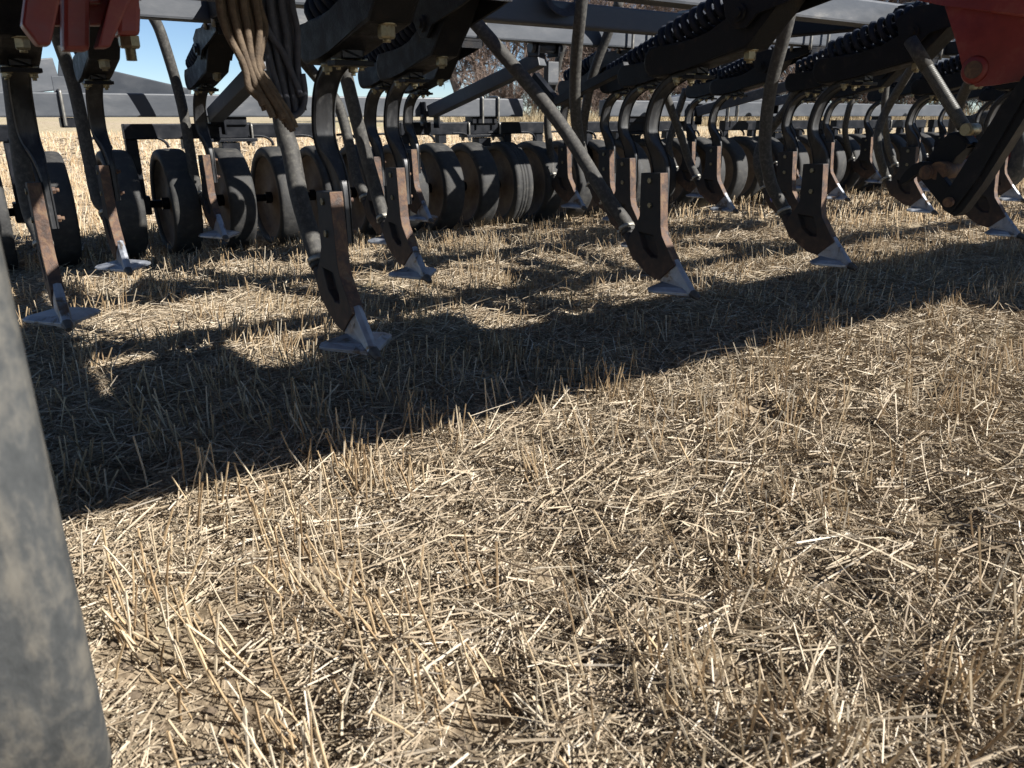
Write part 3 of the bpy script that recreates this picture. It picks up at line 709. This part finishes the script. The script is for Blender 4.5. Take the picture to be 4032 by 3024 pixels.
# rank 2
S.append(shank_unit(0.19, 2.58, hz((120, 830, 3.0), (85, 640, 3.0), (20, 100, 3.0), (-20, -150, 3.0))))
S.append(shank_unit(1.41, 2.58, hz((1478, 740, 3.0), (1430, 570, 3.02), (1370, 330, 3.02), (1330, 140, 3.0), (1300, -80, 2.95))))
S.append(shank_unit(2.64, 2.60, hz((2345, 720, 3.02), (2292, 600, 3.02), (2266, 440, 2.98), (2266, 260, 2.9), (2285, 60, 2.8), (2300, -100, 2.75))))
S.append(shank_unit(3.87, 2.60, hz((2986, 655, 3.0), (2990, 590, 3.02), (3030, 515, 3.0), (3095, 430, 2.9), (3150, 330, 2.8))))
S.append(shank_unit(5.14, 2.60, hz((3458, 590, 3.0), (3460, 510, 3.02), (3492, 430, 3.0), (3545, 340, 2.9), (3600, 250, 2.8))))
S.append(shank_unit(6.38, 2.60))
# rank 3
S.append(shank_unit(0.495, 3.40, hz((383, 780, 3.8), (348, 612, 3.84), (293, 348, 3.84), (225, 140, 3.8), (180, 0, 3.75), (160, -120, 3.7))))
S.append(shank_unit(1.70, 3.40, hz((1405, 700, 3.82), (1380, 590, 3.86), (1330, 410, 3.9), (1235, 290, 3.9), (1160, 200, 3.9))))
S.append(shank_unit(3.22, 3.40, hz((2305, 640, 3.82), (2292, 540, 3.82), (2330, 310, 3.7), (2395, 130, 3.6), (2440, 0, 3.5))))
S.append(shank_unit(4.14, 3.38, hz((2715, 640, 3.82), (2690, 560, 3.84), (2650, 450, 3.86), (2610, 340, 3.86))))
S.append(shank_unit(5.42, 3.40))
S.append(shank_unit(6.62, 3.40, hz((3500, 590, 3.82), (3488, 520, 3.84), (3482, 430, 3.8), (3490, 330, 3.8))))
# rank 4
S.append(shank_unit(1.065, 4.08, hz((771, 720, 4.48), (716, 413, 4.48), (640, 150, 4.42), (600, 60, 4.4))))
S.append(shank_unit(2.26, 4.08))
S.append(shank_unit(3.44, 4.08, hz((2170, 622, 4.5), (2156, 500, 4.5), (2165, 400, 4.48), (2205, 215, 4.36), (2230, 120, 4.3))))
S.append(shank_unit(4.68, 4.10, hz((2634, 590, 4.5), (2640, 540, 4.5), (2668, 450, 4.46), (2700, 350, 4.4))))
S.append(shank_unit(5.92, 4.10))
S.append(shank_unit(7.08, 4.10, hz((3333, 555, 4.48), (3328, 500, 4.48), (3345, 420, 4.44), (3378, 335, 4.4))))
S.append(shank_unit(8.4, 4.10))
S.append(shank_unit(7.7, 3.40)); S.append(shank_unit(7.55, 2.60))

M['bluetie'] = noise_mat("blue_tie", [(0.3, (0.02, 0.04, 0.25)), (0.7, (0.04, 0.07, 0.4))], scale=40, rough=(0.5, 0.6))
c = onY(3058, 778, 2.205) - Vector((2.98, 1.80, 0)); b = B(); b.tube([c - Vector((0, .004, .006)), c + Vector((0, .004, .006))], .0285, 16); sub("hose_tie", b.mesh("hose_tie", 'bluetie'), S[2])

# ---- packer toolbar, gangs and wheels
WY, WZ, WR = 4.72, 0.286, 0.292
RB0, RB1 = 0.742, 0.860
def xat(px, py, Y): return onY(px, py, Y).x
def rear_bar(x0, x1):
    o = bar("packer_bar", (x0, 4.70, (RB0+RB1)/2), (x1, 4.70, (RB0+RB1)/2), 0.10, RB1-RB0, 'bar', 0.008)
    return o
x_end = xat(2061, 430, 4.65); x_st = xat(2392, 430, 4.65); x_e2 = xat(3765, 430, 4.65)
rb1 = rear_bar(-1.6, x_end); rb2 = rear_bar(x_st, x_e2); rb3 = rear_bar(x_e2 + 1.0, x_e2 + 4)
def ub(x, parent, y0=4.645, y1=4.755, z0=0.70, z1=0.862, r=0.008, mk='zincgrey'):
    b = B(); b.tube(curve([(x, y1+r, z0), (x, y1+r, z1-.02), (x, y1, z1+r*.6), (x, (y0+y1)/2, z1+r), (x, y0, z1+r*.6), (x, y0-r, z1-.02), (x, y0-r, z0+.02), (x, y0-r, z0)], 4), r, 8)
    sub("u_bolt", b.mesh("u_bolt", mk), parent)
for px in (248, 1900, 1962): ub(xat(px, 430, 4.64), rb1)
for px in (2868, 2905): ub(xat(px, 430, 4.64), rb2)
def gang(x0, x1, mid):
    b = B(); z0, z1 = 0.632, 0.697; yc = 4.72
    b.beam((x0, yc, .668), (x1, yc, .668), .07, .08, .006)
    for xe, s in ((x0, 1), (x1, -1)):
        b.beam((xe + s*.031, yc, .628), (xe + s*.031, yc - .02, .26), .06, .05, .005, up=(0, 1, 0))
        b.box((xe + s*.031 - .045, yc-.06, .235), (xe + s*.031 + .045, yc+.03, .335), .006)
    xm = (x0+x1)/2
    for t in (.27, .73): b.box((x0+(x1-x0)*t-.028, yc-.028, .575), (x0+(x1-x0)*t+.028, yc+.028, .63))
    o = part("packer_gang", b.mesh("packer_gang", 'paint'))
    b = B(); b.tube([(x0 - .02, yc, WZ), (x1 + .02, yc, WZ)], .021, 12); sub("axle", b.mesh("axle", 'paint'), o)
    b = B(); b.box((mid-.10, yc-.05, .699), (mid+.10, yc+.05, .750), .004); b.box((mid-.15, yc-.055, .609), (mid+.15, yc+.055, .6275), .003); b.box((mid-.05, yc-.045, .55), (mid+.05, yc+.045, .606), .004)
    sub("pivot_saddle", b.mesh("pivot_saddle", 'paint'), o)
    for s in (-1, 1):
        ub(mid + s*.125, o, yc-.036, yc+.036, .585, .699, .007)
        for t in (-1, 1):
            b = B(); b.hexbolt((mid+s*.125, yc+t*.043, .609), (0, 0, -1), .013, .012); sub("nut", b.mesh("nut", 'zincgrey'), o)
    return o
gangs = []
for a_, c_, m_ in ((-1400, 62, None), (488, 1318, 905), (1578, 2140, 1905), (2312, 2742, 2500), (2852, 3255, 3060), (3288, 3640, 3470), (3670, 3990, 3830)):
    xa = xat(a_, 520, 4.69) if a_ > -500 else -1.05; xb = xat(c_, 520, 4.69); xm = xat(m_, 540, 4.69) if m_ else (xa+xb)/2
    gangs.append((xa, xb, gang(xa, xb, xm)))
def wheel_meshes():
    b = B(); w_ = 0.074
    b.lathe_x([(-w_*.80, .232), (-w_*.97, .246), (-w_, .264), (-w_*.97, .277), (-w_*.89, .285), (-w_*.76, .2898), (-w_*.5, WR), (0, WR+.0008), (w_*.5, WR), (w_*.76, .2898), (w_*.89, .285), (w_*.97, .277), (w_, .264), (w_*.97, .246), (w_*.80, .232)], 0, 0, 0, 72, True, True)
    ty = b.mesh("tyre", 'rubber')
    b = B()
    b.lathe_x([(-w_*.88, .242), (-w_*.78, .232), (-w_*.50, .222), (-w_*.28, .15), (-w_*.34, .06), (-w_*.5, .045), (-w_*.5, .020), (w_*.5, .020), (w_*.5, .05), (w_*.35, .16), (w_*.1, .222), (w_*.70, .232), (w_*.86, .240)], 0, 0, 0, 48, True, True)
    rim = b.mesh("packer_wheel", 'rim')
    b = B(); b.lathe_x([(-.075, .020), (-.075, .033), (.075, .033), (.075, .020)], 0, 0, 0, 16, False, True); hub = b.mesh("hub", 'paint')
    b = B(); b.tube(curve([(-.145, -.03, .352), (-.10, -.03, .354), (-.045, -.03, .346), (-.012, -.03, .322), (-.004, -.03, .298)], 5), .008, 6); scr = b.mesh("scraper_rod", 'paint')
    return ty, rim, hub, scr
ty, rim, hub, scr = wheel_meshes()
def grooved():
    b = B(); w_ = 0.074; pr = [(-w_*.80, .232), (-w_*.97, .246), (-w_, .264), (-w_*.97, .277), (-w_*.89, .285), (-w_*.76, .2898)]
    for gx in (-.026, -.002, .022): pr += [(gx-.003, WR), (gx-.0015, WR-.004), (gx+.0015, WR-.004), (gx+.003, WR)]
    pr += [(-a, r) for a, r in pr[5::-1]]
    b.lathe_x(pr, 0, 0, 0, 72, True, True)
    for f in b.bm.faces: f.smooth = True
    return b.mesh("tyre", 'rubber')
ty2 = grooved()
WX = [-0.78, -0.49, -0.20, 0.08, 0.366, 0.683, 0.965, 1.262, 1.545, 1.815, 2.085, 2.36, 2.628, 2.904, 3.186, 3.455]
while WX[-1] < 10.2: WX.append(WX[-1] + 0.285)
for x in WX:
    o = part("packer_wheel", rim, (x, WY, WZ)); o.rotation_euler.x = random.uniform(0, 6.28)
    sub("tyre", ty2 if 3.1 < x < 3.3 else ty, o); sub("hub", hub, o)
for x in WX[4:-6:1]:
    g_ = min(gangs, key=lambda q: abs((q[0]+q[1])/2 - x))
    sub("scraper_rod", scr, g_[2], (x, WY, WZ))
# draft arms between the rear frame bar and the packer bar
def arm(p, q, wd=.075, ht=.075, mk='bar'):
    o = bar("draft_arm", p, q, wd, ht, mk, .006)
    return o
def armset(prear, pfront):
    o = arm(prear, pfront); pr, pf = Vector(prear), Vector(pfront)
    for sx in (-.049, .049):
        b = B(); b.box((pr.x+sx-.006, pr.y-.01, pr.z-.10), (pr.x+sx+.006, pr.y+.06, pr.z+.06), .003); sub("arm_lug", b.mesh("arm_lug", 'paint'), o)
    for dz in (-.075, -.03):
        b = B(); b.hexbolt((pr.x-.056, pr.y+.02, pr.z+dz), (-1, 0, 0), .015, .013); sub("bolt", b.mesh("bolt", 'zincgrey'), o)
    b = B(); b.tube([(pf.x-.10, pf.y-.02, pf.z+.055), (pf.x+.11, pf.y-.02, pf.z+.055)], .027, 16)
    sub("pivot_tube", b.mesh("pivot_tube", 'bar'), o)
    for s in (-.07, .07):
        b = B(); b.prism([(pf.y-.07, ZB0-.003), (pf.y+.05, ZB0-.003), (pf.y+.035, pf.z+.01), (pf.y-.06, pf.z+.01)], pf.x+s-.006, pf.x+s+.006, .003); sub("pivot_lug", b.mesh("pivot_lug", 'paint'), o)
    return o
a1 = armset(onY(1700, 440, 4.60), onY(2135, 232, 3.74))
armset(onY(845, 455, 4.60), onY(1050, 245, 3.74))
p = onY(2745, 440, 4.60); armset(p, Vector((p.x+.55, 3.74, 1.06)))
p = onY(3050, 400, 4.60); armset(p, Vector((p.x+.5, 3.74, 1.06)))
# lift link with its kinked end beside the first draft arm
bar("lift_link", onY(2192, 402, 3.55), onY(2470, 262, 2.95), .045, .045, 'paint', .004)
bar("lift_link", onY(2185, 398, 3.56), onY(2105, 300, 3.72), .04, .05, 'paint', .004)
b = B(); b.prism([(3.755, 1.04), (3.80, 1.04), (3.80, .925), (3.785, .915), (3.765, .915), (3.755, .93)], onY(2192, 250, 3.75).x-.055, onY(2192, 250, 3.75).x+.02, .004)
sub("stop_plate", b.mesh("stop_plate", 'bar'), a1)
# sloping truss over the packer bar
def truss(p, q, ht=.10):
    o = bar("truss_beam", p, q, .09, ht, 'bar', .006); return o
ap = onY(235, 292, 5.05); truss(ap, onY(745, 408, 4.84), .16); truss(ap + Vector((-.02, 0, 0)), (ap.x-1.35, 4.84, .78), .16)
b = B(); b.box((onY(208, 340, 4.70).x, 4.69, RB1-.002), (onY(275, 340, 4.70).x, 4.70, RB1+.075), .002); part("gusset_plate", b.mesh("gusset_plate", 'bar'))
ap = onY(2765, 385, 5.05); truss(ap, onY(2560, 432, 4.84), .13); truss(ap + Vector((.02, 0, 0)), onY(3060, 432, 4.84), .13)
xa, xb = onY(236, 460, 4.66).x, onY(312, 460, 4.66).x
b = B(); b.box((xa, 4.66, .692), (xb, 4.74, .7405), .004); sub("saddle_block", b.mesh("saddle_block", 'paint'), rb1)

# ---- red hitch clamp, upper left
Yc = 1.60
def pl(pts, Y, t, b, bev=.004):   # plate facing the front, outline in pixels at depth Y
    q = [onY(x, y, Y) for x, y in pts]; n = len(q)
    vs = [(p.x, Y, p.z) for p in q] + [(p.x, Y+t, p.z) for p in q]
    v, f = b.add(vs, [tuple(range(n)), tuple(range(2*n-1, n-1, -1))] + [(i, n+i, n+(i+1) % n, (i+1) % n) for i in range(n)])
    if bev: b.bevel(f, bev)
b = B()
pl([(86, 95), (150, 178), (200, 178), (250, -60), (250, -420), (150, -420)], 1.56, .05, b)
pl([(382, 187), (434, 187), (540, -60), (560, -420), (480, -420), (460, -60)], 1.56, .05, b)
pl([(248, 200), (355, 200), (360, -420), (245, -420)], 1.60, .05, b, .008)
pl([(461, 140), (553, 140), (556, 40), (540, -40), (550, -420), (455, -420)], 1.61, .06, b, .008)
pl([(240, 14), (400, 14), (400, -420), (240, -420)], 1.615, .04, b)
pl([(165, 100), (545, 100), (548, -420), (165, -420)], 1.672, .03, b)
hc = part("hitch_clamp", b.mesh("hitch_clamp", 'red')); tag(hc, "dull red ribbed clamp casting with a large bolt")
b = B(); b.box((.10, 1.38, 1.080), (.36, 1.66, 1.122), .004); sub("clamp_cap", b.mesh("clamp_cap", 'red'), hc)
c = onY(505, 141, 1.64)
b = B(); b.hexbolt(c, (0, 0, -1), .0185, .021); sub("nut", b.mesh("nut", 'zinc'), hc)
b = B()
for i in range(9): b.tube([(c.x, c.y, c.z-.021-.0023*i), (c.x, c.y, c.z-.0222-.0023*i), (c.x, c.y, c.z-.0233-.0023*i)], [.0085, .0098, .0085], 12)
sub("threaded_end", b.mesh("threaded_end", 'zinc'), hc)

# ---- red hinge bracket, upper right, with its lock linkage
XH = 2.72
def side(pts, X, t, mk, name, bev=.004, parent=None):
    q = [onX(x, y, X) for x, y in pts]; b = B(); b.prism([(p.y, p.z) for p in q], X, X+t, bev); me = b.mesh(name, mk)
    return sub(name, me, parent) if parent else part(name, me)
hb = side([(3690, -380), (3718, 25), (3760, 150), (3790, 270), (3803, 312), (3836, 342), (3900, 336), (4070, 308), (4070, -380)], XH, .022, 'red', "hinge_bracket")
tag(hb, "bright red hinge plate with a pin")
side([(3560, -30), (3610, 2), (3700, 20), (4090, 76), (4090, -60), (3560, -60)], XH-.055, .10, 'red', "hinge_flange", .008, hb)
c = onX(3838, 275, XH)
b = B(); b.lathe_x([(-.004, .012), (-.008, .038), (.004, .045), (.004, .012)], c.x, c.y, c.z, 24); sub("pin_boss", b.mesh("pin_boss", 'red'), hb)
b = B(); b.tube([(c.x-.014, c.y, c.z), (c.x+.06, c.y, c.z)], .0265, 18); sub("hinge_pin", b.mesh("hinge_pin", 'rust'), hb)
c = onX(3835, 335, XH+.01); b = B(); b.hexbolt((c.x, c.y, c.z), (0, 0, -1), .013, .013); sub("bolt", b.mesh("bolt", 'zinc'), hb)
Q = lambda x, y: (3500+.42*x, 450+.42*y)
lk = side([Q(*p) for p in ((285, 480), (330, 440), (400, 455), (440, 510), (585, 690), (560, 860), (500, 880), (455, 790), (300, 620), (275, 560))], 2.70, .03, 'paint', "lock_link")
side([Q(*p) for p in ((90, 655), (105, 600), (150, 535), (220, 470), (300, 440), (345, 470), (300, 545), (235, 575), (165, 620), (115, 665))], 2.735, .03, 'paint', "hook", .004, lk)
side([Q(*p) for p in ((340, 430), (500, 230), (560, 170), (640, 160), (700, 200), (760, 285), (700, 300), (630, 400), (530, 560), (420, 470))], 2.76, .075, 'paint', "lock_block", .010, lk)
side([Q(*p) for p in ((505, 780), (1040, -60), (1300, -420), (1420, -420), (1160, 20), (830, 600), (600, 905), (560, 930), (500, 890))], 2.655, .012, 'paint', "lock_strut", .003, lk)
side([Q(*p) for p in ((560, 930), (600, 905), (830, 600), (1160, 20), (1420, -420), (1500, -420), (1266, 40), (880, 650), (680, 920), (610, 960))], 2.667, .055, 'paint', "strut_flange", .003, lk)
side([Q(*p) for p in ((690, 260), (900, 262), (1100, 270), (1100, 310), (900, 300), (720, 320))], 2.79, .06, 'paint', "lock_ledge", .003, lk)
for (px, py), r, x0, x1, mk in ((Q(345, 545), .024, 2.688, 2.86, 'rust'), (Q(548, 825), .016, 2.640, 2.76, 'rust'), (Q(720, 143), .020, 2.735, 2.80, 'zinc')):
    c = onX(px, py, x0); b = B(); b.tube([(x0, c.y, c.z), (x1, c.y, c.z)], r, 18); b.tube([(x0-.004, c.y, c.z), (x0+.004, c.y, c.z)], r*.82, 18); sub("pin", b.mesh("pin", mk), lk)
c = onX(*Q(600, 520), 2.80); b = B(); b.tube([(2.70, c.y, c.z), (2.95, c.y+.02, c.z)], .03, 16); sub("cross_tube", b.mesh("cross_tube", 'rust'), lk)
# coarse-threaded rod running down to the link
p0, p1 = onX(3625, 225, 2.80), onX(3795, 500, 2.78)
b = B(); d = (p1-p0); n = 36; pts = []; rs = []
for i in range(n*3+1):
    t = i/(n*3); pts.append(p0 + d*(.16 + .84*t)); rs.append(.0208 if i % 3 else .0168)
b.tube(pts, rs, 16); tr = part("threaded_rod", b.mesh("threaded_rod", 'rod'))
b = B(); b.tube([p0 - d*.25, p0 + d*.17], .0225, 16); sub("rod_sleeve", b.mesh("rod_sleeve", 'hose'), tr)
# loose blue tie and wing gauge wheel at the far right edge
def gauge(X, Y, R, w_, name):
    b = B()
    b.lathe_x([(-w_*.7, R*.62), (-w_*.96, R*.75), (-w_, R*.86), (-w_*.85, R*.96), (-w_*.4, R*.995), (w_*.4, R*.995), (w_*.85, R*.96), (w_, R*.86), (w_*.96, R*.75), (w_*.7, R*.62)], 0, 0, 0, 72, True, True)
    return b.mesh(name, 'bigtyre')
def gauge_rim(R, w_):
    b = B(); b.lathe_x([(-w_*.7, R*.63), (-w_*.5, R*.58), (-w_*.1, R*.55), (w_*.05, R*.3), (-w_*.1, R*.12), (-w_*.1, .02), (w_*.3, .02), (w_*.25, R*.3), (w_*.2, R*.56), (w_*.7, R*.63)], 0, 0, 0, 48, True, True)
    return b.mesh("rim", 'red')
xg = onY(4055, 560, 3.3).x
gw = part("wing_wheel", gauge_rim(.40, .11), (xg + .11, 3.70, .40)); sub("tyre", gauge(0, 0, .40, .11, "tyre"), gw)
b = B(); b.tube([(0, 0, 0), (.22, 0, 0)], .03, 12); b.beam((.22, 0, 0), (.22, -.2, .78), .06, .08); sub("wheel_leg", b.mesh("wheel_leg", 'paint'), gw)

# ------------------------------------------------------------------ big tyre beside the camera
TX = 0.016; TR = 0.53; TWd = 0.17
t_root = link("caster_wheel", None, None, (0.0217*1.06 - TWd, 1.06, 0.0)); t_root.rotation_euler.z = -0.0217
tag(t_root, "large dusty grey rubber wheel close to the camera at the left edge", "wheel")
b = B(); w_ = TWd; R = TR
half = [(.30, 1.0), (.62, .997), (.84, .990), (.93, .982), (.975, .970), (.995, .95), (1.0, .92), (1.0, .80), (.97, .70), (.75, .58)]
b.lathe_x([(-a*w_, r*R) for a, r in half[::-1]] + [(a*w_, r*R) for a, r in half], 0, 0, R - .006, 120, True, True)
link("tyre", b.mesh("tyre", 'bigtyre'), t_root)
b = B(); b.lathe_x([(-w_*.75, R*.59), (-w_*.5, R*.54), (0, R*.5), (w_*.1, R*.3), (0, R*.12), (0, .02), (w_*.3, .02), (w_*.25, R*.3), (w_*.2, R*.53), (w_*.75, R*.59)], 0, 0, R - .006, 48, True, True)
link("rim", b.mesh("rim", 'red'), t_root)

# ------------------------------------------------------------------ cords hanging from the frame
def cords(name, strands, r, mk, label, tie=None):
    b = B()
    for st in strands: b.tube(curve(st, 6), r, 8)
    o = link(name, b.mesh(name, mk)); tag(o, label, "cord")
    if tie:
        c, d, rr = tie; b = B(); b.tube([c - d*.012, c + d*.012], rr, 14); link("tie_band", b.mesh("tie_band", mk), o)
    return o
rc = random.Random(3)
YC = 1.62
def hang(px, depth): return [onY(x, y, depth) for x, y in px]
st = []
for i in range(14):
    u = (i + .5)/14; k = (i*5 % 4)*.012
    tx = 855 + 165*u; mx = 958 + 64*u; bx = 1022 + 138*u; by = 420 + 95*u + rc.uniform(-16, 16)
    st.append(hang([(tx-6, -330), (tx, -20), (tx + 24 + rc.uniform(-6, 6), 110), (mx, 255), (mx + 20 + 34*u + rc.uniform(-6, 6), 345), (bx - 10, by - 40), (bx + 8, by)], YC + k))
c0 = onY(994, 258, YC + .018)
cords("hanging_cord", st, .0072, 'rope', "bundle of brown cord tied at its waist and hanging from the frame", (c0, Vector((.30, 0, -1)).normalized(), .0235))
st = []
for i in range(13):
    u = (i + .5)/13; k = (i*5 % 4)*.013
    tx = 1012 + 140*u; mx = 1062 + 112*u; bx = 1095 + 98*u
    st.append(hang([(tx, -330), (tx, -20), (tx + 14 + 10*u, 120), (mx + rc.uniform(-7, 7), 260), (bx, 370 + 34*math.sin(u*3)), (bx + 6, 430 + 30*math.sin(u*3.1))], YC + .05 + k))
st.append(hang([(1050, 300), (1080, 395), (1110, 445), (1150, 458), (1188, 430), (1200, 370), (1190, 290)], YC + .045))
st.append(hang([(1030, 60), (1060, 130), (1110, 200), (1150, 290), (1185, 380)], YC + .04))
cords("hanging_cord", st, .0072, 'cable', "bundle of dark blue-grey cord hanging beside the brown cord")
b = B()
# coil of thin cable against the frame
for k in range(6):
    cpt = onY(2215, 8, 2.93); rr = .055 + .006*k
    b.tube([(cpt.x + rr*math.cos(t*.3)*1.25, 2.93 - .004*k, cpt.z + .02 + rr*math.sin(t*.3)*.9) for t in range(22)], .0035, 6)
o = link("cable_coil", b.mesh("cable_coil", 'cable')); tag(o, "small coil of thin dark cable tied against a frame bar", "cable")
